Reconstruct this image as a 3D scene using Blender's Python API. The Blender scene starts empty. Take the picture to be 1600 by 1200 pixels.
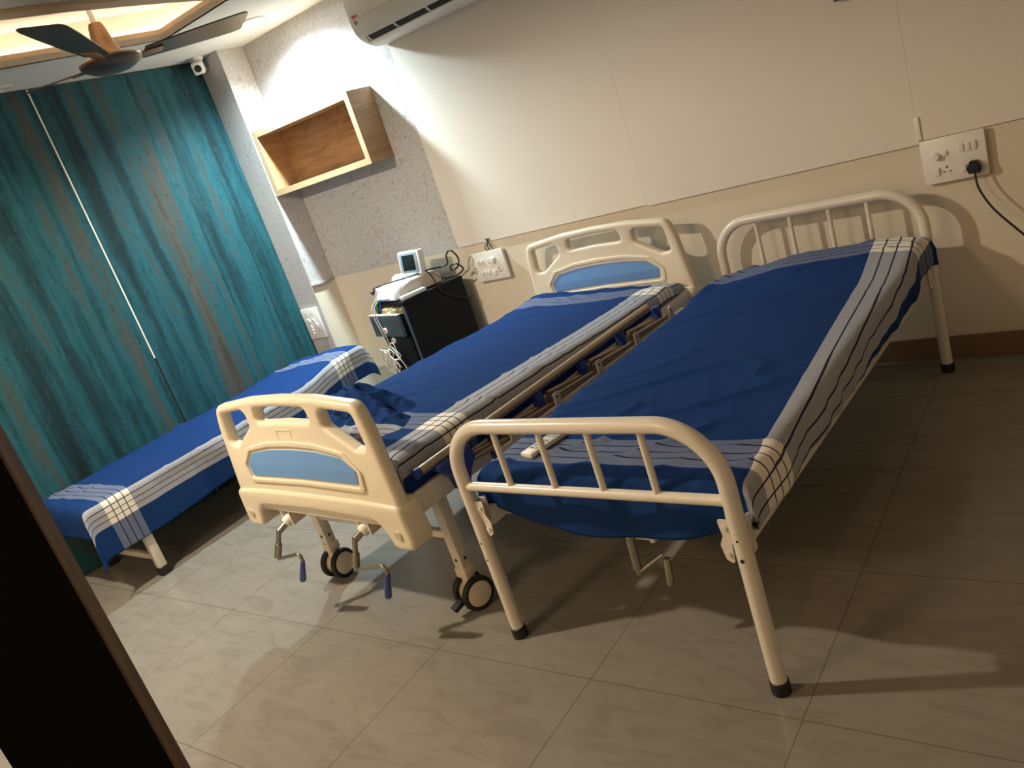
import bpy, bmesh, math, random
from mathutils import Vector, Matrix, noise
C = bpy.context.scene.collection
PI = math.pi
random.seed(4)

# ------------------------------------------------------------------ materials
class NT:
    def __init__(s, name):
        s.m = bpy.data.materials.new(name); s.m.use_nodes = True
        s.t = s.m.node_tree; s.b = s.t.nodes['Principled BSDF']
    def n(s, typ, **kw):
        nd = s.t.nodes.new(typ)
        for k, v in kw.items(): setattr(nd, k, v)
        return nd
    def l(s, a, b): s.t.links.new(a, b)
    def math(s, op, a, b=None, clamp=False):
        nd = s.n('ShaderNodeMath', operation=op); nd.use_clamp = clamp
        for i, v in enumerate((a, b)):
            if v is None: continue
            if hasattr(v, 'is_output'): s.l(v, nd.inputs[i])
            else: nd.inputs[i].default_value = v
        return nd.outputs[0]
    def mix(s, f, a, b):
        nd = s.n('ShaderNodeMix', data_type='RGBA')
        for i, v in ((0, f), (6, a), (7, b)):
            if hasattr(v, 'is_output'): s.l(v, nd.inputs[i])
            elif i == 0: nd.inputs[0].default_value = v
            else: nd.inputs[i].default_value = (*v, 1)
        return nd.outputs[2]
    def noise(s, vec, scale, detail=4, rough=.6, dist=0):
        nd = s.n('ShaderNodeTexNoise'); nd.inputs['Scale'].default_value = scale
        nd.inputs['Detail'].default_value = detail; nd.inputs['Roughness'].default_value = rough
        nd.inputs['Distortion'].default_value = dist
        if vec is not None: s.l(vec, nd.inputs['Vector'])
        return nd.outputs['Fac']
    def pos(s, sc=(1, 1, 1), rot=(0, 0, 0), loc=(0, 0, 0), kind='Object'):
        tc = s.n('ShaderNodeTexCoord'); mp = s.n('ShaderNodeMapping')
        mp.inputs['Scale'].default_value = sc; mp.inputs['Rotation'].default_value = rot; mp.inputs['Location'].default_value = loc
        s.l(tc.outputs[kind], mp.inputs['Vector']); return mp.outputs[0]
    def ramp(s, f, stops):
        nd = s.n('ShaderNodeValToRGB'); e = nd.color_ramp.elements
        while len(e) < len(stops): e.new(.5)
        for q, (p, c) in zip(e, stops): q.position = p; q.color = (*c, 1)
        s.l(f, nd.inputs[0]); return nd.outputs[0]
    def bump(s, h, strength=.2, dist=.01):
        nd = s.n('ShaderNodeBump'); nd.inputs['Strength'].default_value = strength; nd.inputs['Distance'].default_value = dist
        s.l(h, nd.inputs['Height']); s.l(nd.outputs[0], s.b.inputs['Normal'])
    def col(s, c):
        if hasattr(c, 'is_output'): s.l(c, s.b.inputs['Base Color'])
        else: s.b.inputs['Base Color'].default_value = (*c, 1)
    def set(s, rough=.5, metal=0, spec=.5, coat=0):
        s.b.inputs['Roughness'].default_value = rough; s.b.inputs['Metallic'].default_value = metal
        s.b.inputs['Specular IOR Level'].default_value = spec; s.b.inputs['Coat Weight'].default_value = coat

def plain(name, c, rough=.5, metal=0, var=.06, scale=30, spec=.5, coat=0):
    t = NT(name); f = t.noise(t.pos(), scale, 3)
    t.col(t.mix(f, tuple(x*(1-var) for x in c), tuple(min(1, x*(1+var)) for x in c)))
    t.set(rough, metal, spec, coat); return t.m
def emit(name, c, s):
    m = bpy.data.materials.new(name); m.use_nodes = True; nt = m.node_tree
    nt.nodes.remove(nt.nodes['Principled BSDF']); e = nt.nodes.new('ShaderNodeEmission')
    e.inputs[0].default_value = (*c, 1); e.inputs[1].default_value = s
    nt.links.new(e.outputs[0], nt.nodes['Material Output'].inputs[0]); return m

M = {}
M['white_paint'] = plain('white painted metal', (.72, .67, .58), .3, 0, .04, 20, .5, .3)
M['abs'] = plain('cream moulded plastic', (.76, .68, .52), .35, 0, .03, 12)
M['abs_shaded'] = plain('shaded cream plastic', (.55, .46, .32), .5)  # cream plastic darkened: shade of the bolt recesses put into the colour
M['abs_blue'] = plain('light blue plastic panel', (.16, .33, .66), .4, 0, .03, 12)
M['blue'] = plain('dark blue plastic', (.02, .05, .26), .4)
M['black'] = plain('black rubber', (.012, .012, .013), .55)
M['black_cord'] = plain('black cable sheath', (.008, .008, .009), .45)
M['steel'] = plain('brushed steel', (.42, .38, .33), .32, 1)
M['alu'] = plain('anodised aluminium tube', (.45, .36, .25), .38, .7)
M['dark'] = plain('dark recess', (.01, .01, .012), .7)
M['plate'] = plain('white switch plastic', (.80, .78, .73), .35)
M['wall'] = plain('cream wall paint', (.68, .615, .50), .75, 0, .05, 5)
M['panel'] = plain('white laminate wall board', (.74, .70, .635), .45, 0, .025, 3)
M['ceil'] = plain('white ceiling paint', (.66, .67, .66), .8, 0, .03, 4)
M['tan_trim'] = plain('beige moulding tinted for warm light', (.62, .47, .30), .6)  # tan on tray lip and moulding stands for warm cove light
M['skirt'] = plain('brown tile skirting', (.20, .13, .085), .3, 0, .15, 9)
M['trolley'] = plain('black laminate board', (.007, .009, .012), .5, 0, .2, 14, .15)
M['slate'] = plain('slate blue drawer laminate', (.045, .075, .105), .45, 0, .12, 14)
M['device'] = plain('white device housing', (.78, .79, .80), .35)
M['device_side'] = plain('warm grey device side', (.50, .42, .36), .45)
M['screen_frame'] = plain('blue grey bezel', (.22, .29, .35), .4)
M['screen'] = plain('switched off screen glass', (.012, .02, .022), .15)
M['cable_white'] = plain('white cable sheath', (.62, .61, .57), .5)
M['fan'] = plain('bronze brown fan enamel', (.055, .045, .033), .35, .2, .15, 9)
M['fan_tan'] = plain('gold brown fan downrod cover', (.33, .19, .09), .35, .5)
M['ac'] = plain('white air conditioner plastic', (.72, .69, .63), .35)
M['remote'] = plain('cream remote plastic', (.74, .68, .56), .4)
M['screenlcd'] = plain('grey green lcd', (.30, .31, .28), .25)
M['red'] = plain('red print', (.55, .03, .03), .5)
M['packet'] = plain('clear plastic packet', (.55, .62, .62), .2)
M['cctv'] = plain('white camera housing', (.74, .74, .74), .4)
M['door'] = plain('black painted door', (.005, .005, .005), .7, 0, .06, 30, .08)
M['lamp_cool'] = emit('cool white lamp diffuser', (.86, .95, 1), 60)
M['lamp_warm'] = emit('warm lamp diffuser', (1, .72, .42), 6)
M['led'] = emit('warm led strip', (1, .68, .40), 26)
M['deck'] = plain('grey steel deck', (.30, .28, .25), .5)

def tile_floor():
    t = NT('beige vitrified tile')
    p = t.pos((1, 1, 1), (0, 0, -.0106), (0, 0, 0))
    sx = t.n('ShaderNodeSeparateXYZ'); t.l(p, sx.inputs[0])
    def line(o, off):
        a = t.math('FRACT', t.math('DIVIDE', t.math('SUBTRACT', o, off), .6))
        d = t.math('MINIMUM', a, t.math('SUBTRACT', 1, a))
        return t.math('LESS_THAN', d, .0030), t.math('FLOOR', t.math('DIVIDE', t.math('SUBTRACT', o, off), .6))
    gx, ix = line(sx.outputs[0], 2.655*math.cos(.0106)-2.184*math.sin(.0106)); gy, iy = line(sx.outputs[1], -2.184*math.cos(.0106)-2.655*math.sin(.0106))
    g = t.math('MAXIMUM', gx, gy)
    v = t.noise(t.pos((3, 9, 1), (0, 0, .6)), 1.6, 6, .65, 1.2)
    base = t.ramp(v, [(.30, (.205, .188, .160)), (.5, (.245, .228, .196)), (.7, (.262, .246, .214))])
    st = t.noise(t.pos((1, 1, 1)), 26, 3, .5)
    spots = t.math('GREATER_THAN', st, .735)
    base = t.mix(t.math('MULTIPLY', spots, .35), base, (.15, .12, .09))
    t.col(t.mix(t.math('MULTIPLY', g, .62), base, (.09, .07, .05)))
    t.set(.22, 0, .45)
    rg = t.math('ADD', t.math('MULTIPLY', v, .08), .17); t.l(rg, t.b.inputs['Roughness'])
    t.bump(t.math('SUBTRACT', 1, g), .15, .002); return t.m
M['floor'] = tile_floor()

def wallpaper():
    t = NT('grey wallpaper with fine crackle lines')
    vo = t.n('ShaderNodeTexVoronoi', feature='DISTANCE_TO_EDGE'); vo.inputs['Scale'].default_value = 31; vo.inputs['Randomness'].default_value = .55
    t.l(t.pos((1, 1, 1)), vo.inputs['Vector'])
    ln = t.math('LESS_THAN', vo.outputs['Distance'], .030)
    f = t.noise(t.pos(), 60, 2)
    ln2 = t.math('MULTIPLY', ln, t.math('ADD', t.math('MULTIPLY', t.noise(t.pos(), 14, 2), .5), .35), True)
    t.col(t.mix(t.math('MULTIPLY', ln2, .75), t.mix(f, (.49, .48, .48), (.56, .55, .54)), (.28, .23, .18)))
    t.set(.42); t.bump(ln, -.3, .002); return t.m
M['wallpaper'] = wallpaper()

def blind_mat():
    t = NT('teal weathered stripe fabric')
    st = t.noise(t.pos((0, 6.0, .32), loc=(0, 1.7, .3)), 1.0, 3, .55, .25)
    st2 = t.noise(t.pos((0, 19, 1.1), loc=(0, 3, 0)), 1.0, 6, .68, .5)
    blot = t.noise(t.pos((0, 7, 2.2), loc=(4, 1, 2)), 1.3, 8, .7, .9)
    v = t.math('ADD', t.math('ADD', t.math('MULTIPLY', st, .60), t.math('MULTIPLY', st2, .24)), t.math('MULTIPLY', blot, .16))
    c = t.ramp(v, [(.33, (.0022, .011, .014)), (.42, (.004, .026, .032)), (.475, (.006, .060, .076)), (.525, (.012, .105, .132)), (.562, (.040, .074, .074)), (.60, (.080, .078, .062)), (.66, (.060, .048, .034)), (.72, (.012, .035, .038))])
    gr = t.noise(t.pos((0, 20, 9)), 2.0, 9, .74, .9)
    g1 = t.math('MULTIPLY', t.math('GREATER_THAN', gr, .58), t.math('SUBTRACT', blot, .15), True)
    c = t.mix(t.math('MULTIPLY', g1, .75), c, (.085, .10, .092))
    g2 = t.math('LESS_THAN', gr, .41)
    c = t.mix(t.math('MULTIPLY', g2, .45), c, (.003, .018, .022))
    fine = t.noise(t.pos((0, 70, 60)), 1.0, 3, .6)
    c = t.mix(t.math('MULTIPLY', fine, .35), c, (.004, .024, .028))
    t.col(c); t.set(.7, 0, .3); t.bump(gr, .15, .003); return t.m
M['blind'] = blind_mat()

def wood_mat():
    t = NT('light oak laminate')
    f = t.noise(t.pos((3, 3, 26), (0, .0, 0)), 1.2, 6, .65, .8)
    t.col(t.ramp(f, [(.3, (.30, .165, .075)), (.5, (.40, .235, .115)), (.7, (.47, .29, .15))])); t.set(.42); return t.m
def wood_h():
    t = NT('oak laminate horizontal grain')
    f = t.noise(t.pos((2.2, 3, 14)), 1.6, 6, .65, 1.0)
    k = t.noise(t.pos((3, 1, 5)), 1.3, 3)
    c = t.ramp(f, [(.3, (.22, .105, .042)), (.5, (.33, .175, .08)), (.7, (.40, .225, .11))])
    t.col(t.mix(t.math('MULTIPLY', t.math('GREATER_THAN', k, .62), .35), c, (.15, .07, .028))); t.set(.42); return t.m
M['oak'] = wood_mat(); M['oak_back'] = wood_h()
M['oak_edge'] = plain('pale oak edging', (.60, .45, .26), .45, 0, .08, 40)
def edge_wood():
    t = NT('raw brown door edge'); f = t.noise(t.pos((30, 30, 2.5)), 1.5, 6, .7)
    t.col(t.ramp(f, [(.3, (.035, .018, .008)), (.55, (.13, .075, .035)), (.75, (.20, .12, .06))])); t.set(.6); return t.m
M['door_edge'] = edge_wood()

LC = 1.70   # distance between foot band and head band on the cloth
def plaid():
    t = NT('navy cotton with striped borders')
    uv = t.n('ShaderNodeUVMap'); sx = t.n('ShaderNodeSeparateXYZ'); t.l(uv.outputs[0], sx.inputs[0])
    U, V = sx.outputs[0], sx.outputs[1]
    def band(x, w):
        inn = t.math('MULTIPLY', t.math('GREATER_THAN', x, 0), t.math('LESS_THAN', x, w))
        fr = t.math('FRACT', t.math('DIVIDE', x, w/4)); d = t.math('MINIMUM', fr, t.math('SUBTRACT', 1, fr))
        ins = t.math('MULTIPLY', t.math('GREATER_THAN', x, w*.12), t.math('LESS_THAN', x, w*.88))
        return inn, t.math('MULTIPLY', t.math('LESS_THAN', d, .065), ins)
    bu, lu = band(U, .165)
    b1, l1 = band(V, .155); b2, l2 = band(t.math('SUBTRACT', V, LC), .155)
    bv = t.math('MAXIMUM', b1, b2); lv = t.math('MAXIMUM', l1, l2)
    weave = t.noise(t.pos((1, 1, 1), kind='UV'), 420, 2)
    slub = t.noise(t.pos((1, 26, 1), kind='UV'), 5, 3)
    big = t.noise(t.pos((1, 1, 1), kind='UV'), 2.5, 3)
    navy = t.mix(big, (.0085, .032, .125), (.0115, .042, .160))
    navy = t.mix(t.math('MULTIPLY', weave, .25), navy, (.012, .05, .18))
    su = t.mix(slub, (.29, .31, .36), (.40, .41, .45)); sv = t.mix(slub, (.105, .135, .235), (.16, .19, .29))  # side bands lighter than end bands: brightness at grazing view put into the colour
    c = t.mix(bv, navy, sv); c = t.mix(bu, c, su)
    c = t.mix(t.math('MULTIPLY', bu, bv), c, (.80, .77, .70))
    ln = t.math('MAXIMUM', lu, t.math('MULTIPLY', lv, 1))
    c = t.mix(t.math('MULTIPLY', ln, .95), c, (.006, .010, .03))
    t.col(c); t.set(.9, 0, .08)
    t.bump(weave, .08, .001); return t.m
M['plaid'] = plaid()
def towel():
    t = NT('multicoloured printed cloth'); f = t.noise(t.pos(), 24, 2, .5, 1)
    t.col(t.ramp(f, [(.3, (.45, .08, .04)), (.42, (.62, .42, .12)), (.5, (.62, .55, .38)), (.58, (.05, .25, .13)), (.68, (.55, .16, .07))])); t.set(.9); return t.m
M['towel'] = towel()

# ------------------------------------------------------------------ mesh helpers
class MB:
    def __init__(s): s.bm = bmesh.new(); s.mats = []; s.cur = 0
    def mat(s, m):
        if m not in s.mats: s.mats.append(m)
        s.cur = s.mats.index(m); return s
    def _fin(s, f0):
        s.bm.faces.ensure_lookup_table()
        for f in s.bm.faces[f0:]: f.material_index = s.cur
    def box(s, x0, x1, y0, y1, z0, z1, bev=0, mtx=None, seg=2):
        f0 = len(s.bm.faces); b2 = bmesh.new()
        v = [b2.verts.new(p) for p in ((x0,y0,z0),(x1,y0,z0),(x1,y1,z0),(x0,y1,z0),(x0,y0,z1),(x1,y0,z1),(x1,y1,z1),(x0,y1,z1))]
        for q in ((0,3,2,1),(4,5,6,7),(0,1,5,4),(1,2,6,5),(2,3,7,6),(3,0,4,7)): b2.faces.new([v[i] for i in q])
        if bev: bmesh.ops.bevel(b2, geom=b2.edges[:], offset=bev, segments=seg, affect='EDGES', profile=.5)
        if mtx is not None: bmesh.ops.transform(b2, matrix=mtx, verts=b2.verts)
        s._merge(b2); s._fin(f0); return s
    def _merge(s, b2):
        me = bpy.data.meshes.new('tmp'); b2.to_mesh(me); b2.free(); s.bm.from_mesh(me); bpy.data.meshes.remove(me)
    def prism(s, pts, axis, a0, a1, bev=0):
        """polygon pts (2D) extruded along axis ('x','y','z') from a0 to a1"""
        f0 = len(s.bm.faces); b2 = bmesh.new()
        def P(p, a): return {'x': (a, p[0], p[1]), 'y': (p[0], a, p[1]), 'z': (p[0], p[1], a)}[axis]
        A = [b2.verts.new(P(p, a0)) for p in pts]; B = [b2.verts.new(P(p, a1)) for p in pts]; n = len(pts)
        b2.faces.new(A); b2.faces.new(B[::-1])
        for i in range(n): b2.faces.new((A[i], B[i], B[(i+1) % n], A[(i+1) % n]))
        bmesh.ops.recalc_face_normals(b2, faces=b2.faces)
        if bev: bmesh.ops.bevel(b2, geom=b2.edges[:], offset=bev, segments=2, affect='EDGES')
        s._merge(b2); s._fin(f0); return s
    def tube(s, pts, r, seg=14, closed=False, cap=True):
        f0 = len(s.bm.faces); pts = [Vector(p) for p in pts]; n = len(pts); rings = []
        rr = r if isinstance(r, (list, tuple)) else [r]*n
        up = None
        for i, p in enumerate(pts):
            if closed: d = (pts[(i+1) % n]-pts[i-1]).normalized()
            else: d = (pts[min(i+1, n-1)]-pts[max(i-1, 0)]).normalized()
            if up is None:
                up = Vector((0, 0, 1)) if abs(d.z) < .9 else Vector((0, 1, 0))
            a = (up - d*up.dot(d)).normalized(); up = a; b = d.cross(a)
            rings.append([s.bm.verts.new(p + (a*math.cos(2*PI*k/seg)+b*math.sin(2*PI*k/seg))*rr[i]) for k in range(seg)])
        for i in range(n if closed else n-1):
            A, B = rings[i], rings[(i+1) % n]
            for k in range(seg): s.bm.faces.new((A[k], A[(k+1) % seg], B[(k+1) % seg], B[k]))
        if cap and not closed: s.bm.faces.new(rings[0][::-1]); s.bm.faces.new(rings[-1])
        s._fin(f0); return s
    def cyl(s, p, q, r, r2=None, seg=20): return s.tube([p, q], [r, r if r2 is None else r2], seg)
    def lathe(s, prof, origin=(0, 0, 0), axis=(0, 0, 1), seg=32):
        f0 = len(s.bm.faces); ax = Vector(axis).normalized(); o = Vector(origin)
        t = Vector((1, 0, 0)) if abs(ax.x) < .9 else Vector((0, 1, 0)); a = (t-ax*t.dot(ax)).normalized(); b = ax.cross(a)
        R = []
        for r, h in prof:
            if r < 1e-6: R.append([s.bm.verts.new(o+ax*h)])
            else: R.append([s.bm.verts.new(o+ax*h+(a*math.cos(2*PI*k/seg)+b*math.sin(2*PI*k/seg))*r) for k in range(seg)])
        for A, B in zip(R, R[1:]):
            for k in range(seg):
                if len(A) == 1 and len(B) == 1: continue
                if len(A) == 1: s.bm.faces.new((A[0], B[(k+1) % seg], B[k]))
                elif len(B) == 1: s.bm.faces.new((A[k], A[(k+1) % seg], B[0]))
                else: s.bm.faces.new((A[k], A[(k+1) % seg], B[(k+1) % seg], B[k]))
        s._fin(f0); return s
    def build(s, name, m=None, parent=None, smooth=35):
        bmesh.ops.recalc_face_normals(s.bm, faces=s.bm.faces)
        me = bpy.data.meshes.new(name); s.bm.to_mesh(me); s.bm.free()
        for q in (s.mats or [m]): me.materials.append(q)
        if smooth: me.shade_smooth(); me.set_sharp_from_angle(angle=math.radians(smooth))
        o = bpy.data.objects.new(name, me); C.objects.link(o)
        if parent: o.parent = parent
        return o

def thing(name, label, cat, loc=(0, 0, 0), rz=0, group=None):
    o = bpy.data.objects.new(name, None); C.objects.link(o); o.location = loc; o.rotation_euler = (0, 0, rz)
    o.empty_display_size = .1
    tag(o, label, cat, group); return o
def tag(o, label, cat, group=None):
    o['label'] = label; o['category'] = cat
    if group: o['group'] = group
    return o
def struct(o): o['kind'] = 'structure'; return o
def fillet(pts, r, n=8, closed=False):
    pts = [Vector(p) for p in pts]; out = []; N = len(pts)
    for i, p in enumerate(pts):
        if not closed and i in (0, N-1): out.append(p); continue
        ri = r[i] if isinstance(r, (list, tuple)) else r
        a = pts[i-1]-p; b = pts[(i+1) % N]-p
        la, lb = a.length, b.length; a.normalize(); b.normalize()
        if ri <= 0: out.append(p); continue
        ang = a.angle(b); t = min(ri/math.tan(ang/2), la*.48, lb*.48); re = t*math.tan(ang/2)
        c = p+(a+b).normalized()*(re/math.sin(ang/2)); s0 = p+a*t-c; s1 = p+b*t-c
        for k in range(n+1):
            f = k/n; th = s0.angle(s1)
            if th < 1e-4: out.append(c+s0); continue
            out.append(c+(s0*math.sin((1-f)*th)+s1*math.sin(f*th))/math.sin(th))
    return out
def smooth_path(pts, n=8):
    """catmull-rom through the points"""
    P = [Vector(p) for p in pts]; P = [P[0]*2-P[1]]+P+[P[-1]*2-P[-2]]; out = []
    for i in range(1, len(P)-2):
        for k in range(n):
            t = k/n; a, b, c, d = P[i-1:i+3]
            out.append(.5*((2*b)+(c-a)*t+(2*a-5*b+4*c-d)*t*t+(3*b-a-3*c+d)*t**3))
    out.append(P[-2]); return out
def board_mesh(name, loops, thick, bev, m, parent, warp=None, y0=0):
    """2D loops (first outer, rest holes) in x,z -> slab of given thickness, front face at y=y0"""
    cu = bpy.data.curves.new(name, 'CURVE'); cu.dimensions = '2D'; cu.fill_mode = 'BOTH'
    cu.extrude = thick/2-bev; cu.bevel_depth = bev; cu.bevel_resolution = 3; cu.offset = -bev
    for lp in loops:
        sp = cu.splines.new('POLY'); sp.points.add(len(lp)-1); sp.use_cyclic_u = True
        for q, p in zip(sp.points, lp): q.co = (p[0], p[1], 0, 1)
    tmp = bpy.data.objects.new('tmp', cu); C.objects.link(tmp)
    bpy.context.view_layer.update()
    dg = bpy.context.evaluated_depsgraph_get()
    me = bpy.data.meshes.new_from_object(tmp.evaluated_get(dg)); bpy.data.objects.remove(tmp)
    bm = bmesh.new(); bm.from_mesh(me); bmesh.ops.remove_doubles(bm, verts=bm.verts, dist=1e-5)
    for v in bm.verts:
        x, y, z = v.co; v.co = (x, y0+thick/2-z, y)
        if warp: v.co = warp(v.co)
    bmesh.ops.recalc_face_normals(bm, faces=bm.faces)
    bm.to_mesh(me); bm.free(); me.materials.clear(); me.materials.append(m)
    me.shade_smooth(); me.set_sharp_from_angle(angle=math.radians(30)); me.name = name
    o = bpy.data.objects.new(name, me); C.objects.link(o)
    if parent: o.parent = parent
    return o
def L2(pts, r, n=6): return [(p.x, p.y) for p in fillet([(a, b, 0) for a, b in pts], r, n, True)]

# ------------------------------------------------------------------ room shell
ZC = 2.452
def bxs(name, m, *b, bev=0): return struct(MB().box(*b, bev).build(name, m, smooth=0))
bxs('floor', M['floor'], -.1, 5.6, -5.0, .1, -.05, 0)
bxs('wall_back', M['wall'], -.1, 5.6, 0, .1, 0, 2.75)
bxs('wall_left', M['wall'], -.12, -.02, -5.0, 0, 0, 2.75)
bxs('wall_right', M['wall'], 5.5, 5.6, -5.0, 0, 0, 2.75)
bxs('wall_front', M['wall'], -.02, 5.5, -5.1, -5.0, 0, 2.75)
bxs('wall_pillar', M['wall'], -.02, .207, -.204, 0, 0, ZC)
bxs('baseboard_back', M['skirt'], .211, 5.5, -.012, 0, 0, .1, bev=.003)
# white boards over the upper back wall
for x0, x1, z0 in ((1.379, 2.6446, .929), (2.6450, 3.8656, .922), (3.8660, 5.5, .934)):
    struct(MB().box(x0, x1, -.013, -.001, z0, ZC, .0004).build('trim_%d' % (1 if x0 < 2 else 2 if x0 < 3 else 3), M['panel'], smooth=0))
# wallpaper sheets, thick paper with torn lower ends
def torn(x0, x1, z, n, amp):
    random.seed(int(x0*100)+n)
    return [(x0+(x1-x0)*k/n, z+random.uniform(-amp, amp)) for k in range(n+1)]
struct(MB().prism(torn(.215, 1.355, .922, 24, .003)+[(1.372, .945), (1.377, ZC), (.215, ZC)], 'y', -.004, -.0005).build('trim_4', M['wallpaper'], smooth=0))
struct(MB().prism([(p[0], p[1]) for p in torn(-.206, -.001, .925, 10, .008)]+[(-.001, ZC), (-.206, ZC)], 'x', .2075, .2115).build('trim_5', M['wallpaper'], smooth=0))
struct(MB().box(-.015, .2115, -.2085, -.2045, .30, ZC).build('trim_6', M['wallpaper'], smooth=0))
# peeled lip of paper beside the pillar
pl = MB()
pl.prism([(-.205, .93), (-.13, .918), (-.05, .926), (-.03, .936), (-.11, .93), (-.2, .942)], 'x', .212, .226)
struct(pl.build('trim_7', M['wallpaper']))

# ceiling with a polygon tray
hole = [(.621, -.817), (1.245, -.801), (1.275, -1.10), (1.288, -1.38), (1.290, -1.65), (1.265, -1.90), (1.19, -2.20), (1.02, -2.62), (.40, -2.62), (.497, -1.615)]
board_c = None
def ceiling():
    cu_loops = [[(-.1, -5.1), (5.6, -5.1), (5.6, .1), (-.1, .1)], hole]
    o = board_mesh('ceiling', cu_loops, .03, 0, M['ceil'], None)
    for v in o.data.vertices: x, y, z = v.co; v.co = (x, z, ZC+y)
    o.data.shade_flat(); struct(o)
ceiling()
cx = sum(p[0] for p in hole)/len(hole); cy = sum(p[1] for p in hole)/len(hole)
def grow(p, d):
    v = Vector((p[0]-cx, p[1]-cy)); k = 1+d/v.length; return (cx+v.x*k, cy+v.y*k)
tr = MB(); out = [grow(p, .10) for p in hole]; n = len(hole); b = tr.bm
A = [b.verts.new((*p, ZC+.03)) for p in out]; B = [b.verts.new((*p, ZC+.165)) for p in out]
for i in range(n): b.faces.new((A[i], A[(i+1) % n], B[(i+1) % n], B[i]))
b.faces.new(B)
tray = struct(tr.build('ceiling_tray', M['ceil'], smooth=0))
for p in tray.data.polygons: pass
# upstand lip round the tray
lip = MB(); b = lip.bm; inn = hole; o2 = [grow(p, .02) for p in hole]
rows = [[b.verts.new((*p, z)) for p in q] for q, z in ((inn, ZC), (inn, ZC+.052), (o2, ZC+.052), (o2, ZC))]
for r in range(4):
    for i in range(n): b.faces.new((rows[r][i], rows[r][(i+1) % n], rows[(r+1) % 4][(i+1) % n], rows[(r+1) % 4][i]))
struct(lip.build('trim_8', M['tan_trim'], smooth=0))
# tray's near moulding, warm glow put into its tan; dark bead standing for shade
near = hole[1:8]
band = MB(); b = band.bm
def offx(p, d): return (p[0]+d, p[1])
rows = [[b.verts.new((*offx(p, d), z)) for p in near] for d, z in ((.006, ZC-.001), (.006, ZC-.016), (.088, ZC-.016), (.088, ZC-.001))]
for r in range(4):
    for i in range(len(near)-1): b.faces.new((rows[r][i], rows[r][i+1], rows[(r+1) % 4][i+1], rows[(r+1) % 4][i]))
struct(band.build('trim_9', M['tan_trim'], smooth=0))
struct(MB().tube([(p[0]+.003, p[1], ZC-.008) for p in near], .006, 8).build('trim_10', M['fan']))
# LED strip on the ledge
led = MB().tube([(*grow(p, .065), ZC+.040) for p in hole], .007, 8, closed=True).build('led_strip', M['led'])
tag(led, 'glowing warm LED strip running round the recessed ceiling tray', 'light')

# downlights
def downlight(x, y, label, lit, r=.065, grp=None):
    t = thing('downlight', label, 'ceiling light', (x, y, ZC), 0, grp)
    MB().lathe([(r+.018, -.0005), (r+.018, -.006), (r+.004, -.010), (r, -.004), (r, -.0005)]).build('rim', M['plate'], t)
    MB().lathe([(0, -.0055), (r-.001, -.0055), (r-.001, -.001), (0, -.001)]).build('diffuser', lit, t); return t
downlight(.765, -.33, 'bright cool white round downlight near the wallpapered back wall', M['lamp_cool'])
downlight(1.39, -2.92, 'round warm white downlight in front of the foot ends of the beds', M['lamp_cool'])
downlight(.114, -1.466, 'unlit round downlight in the ceiling strip above the teal blinds', M['plate'], .035)
downlight(2.3, -4.6, 'unseen warm fill lamp added near the front wall, behind the camera side', M['lamp_warm'])  # added fill lamp out of view, brightens the right wall
downlight(4.15, -1.75, 'dim warm round downlight over the right side of the room', M['lamp_warm'])

# ------------------------------------------------------------------ blinds
for y0, y1, lab in ((-1.286, -.212, 'teal weathered-stripe blind panel reaching from the seam to the corner pillar'), (-4.2, -1.301, 'teal weathered-stripe blind panel left of the bright vertical seam')):
    m = MB(); nn = 40
    m.box(-.006, 0, y0, y1, .004, 2.446)
    o = m.build('blind_panel', M['blind'], smooth=0); tag(o, lab, 'blind', 'teal blind panels')
st = MB().box(-.019, .0008, -1.2975, -1.2895, .9, 2.446).build('trim_11', M['plate'], smooth=0); struct(st)

# ------------------------------------------------------------------ oak wall box
sh = thing('wall_shelf', 'open oak box shelf fixed high on the wallpapered wall', 'shelf', (.676, 0, 1.535))
X0, X1, Y0, Z1, T = -.458, .459, -.2, .407, .036
MB().box(X0, X1, Y0+.001, -.005, Z1-T, Z1).build('top_panel', M['oak'], sh, 0)
MB().box(X0, X1, Y0+.001, -.005, 0, T).build('bottom_panel', M['oak'], sh, 0)
for a in (X0, X1-T): MB().box(a, a+T, Y0+.001, -.005, T, Z1-T).build('side_panel', M['oak'], sh, 0)
MB().box(X0+T, X1-T, -.020, -.005, T, Z1-T).build('back_panel', M['oak_back'], sh, 0)
ed = MB()
for q in ((X0, X1, Z1-T, Z1), (X0, X1, 0, T), (X0, X0+T, T, Z1-T), (X1-T, X1, T, Z1-T)): ed.box(q[0], q[1], Y0-.001, Y0+.001, q[2], q[3])
ed.build('edge_band', M['oak_edge'], sh, 0)

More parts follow.
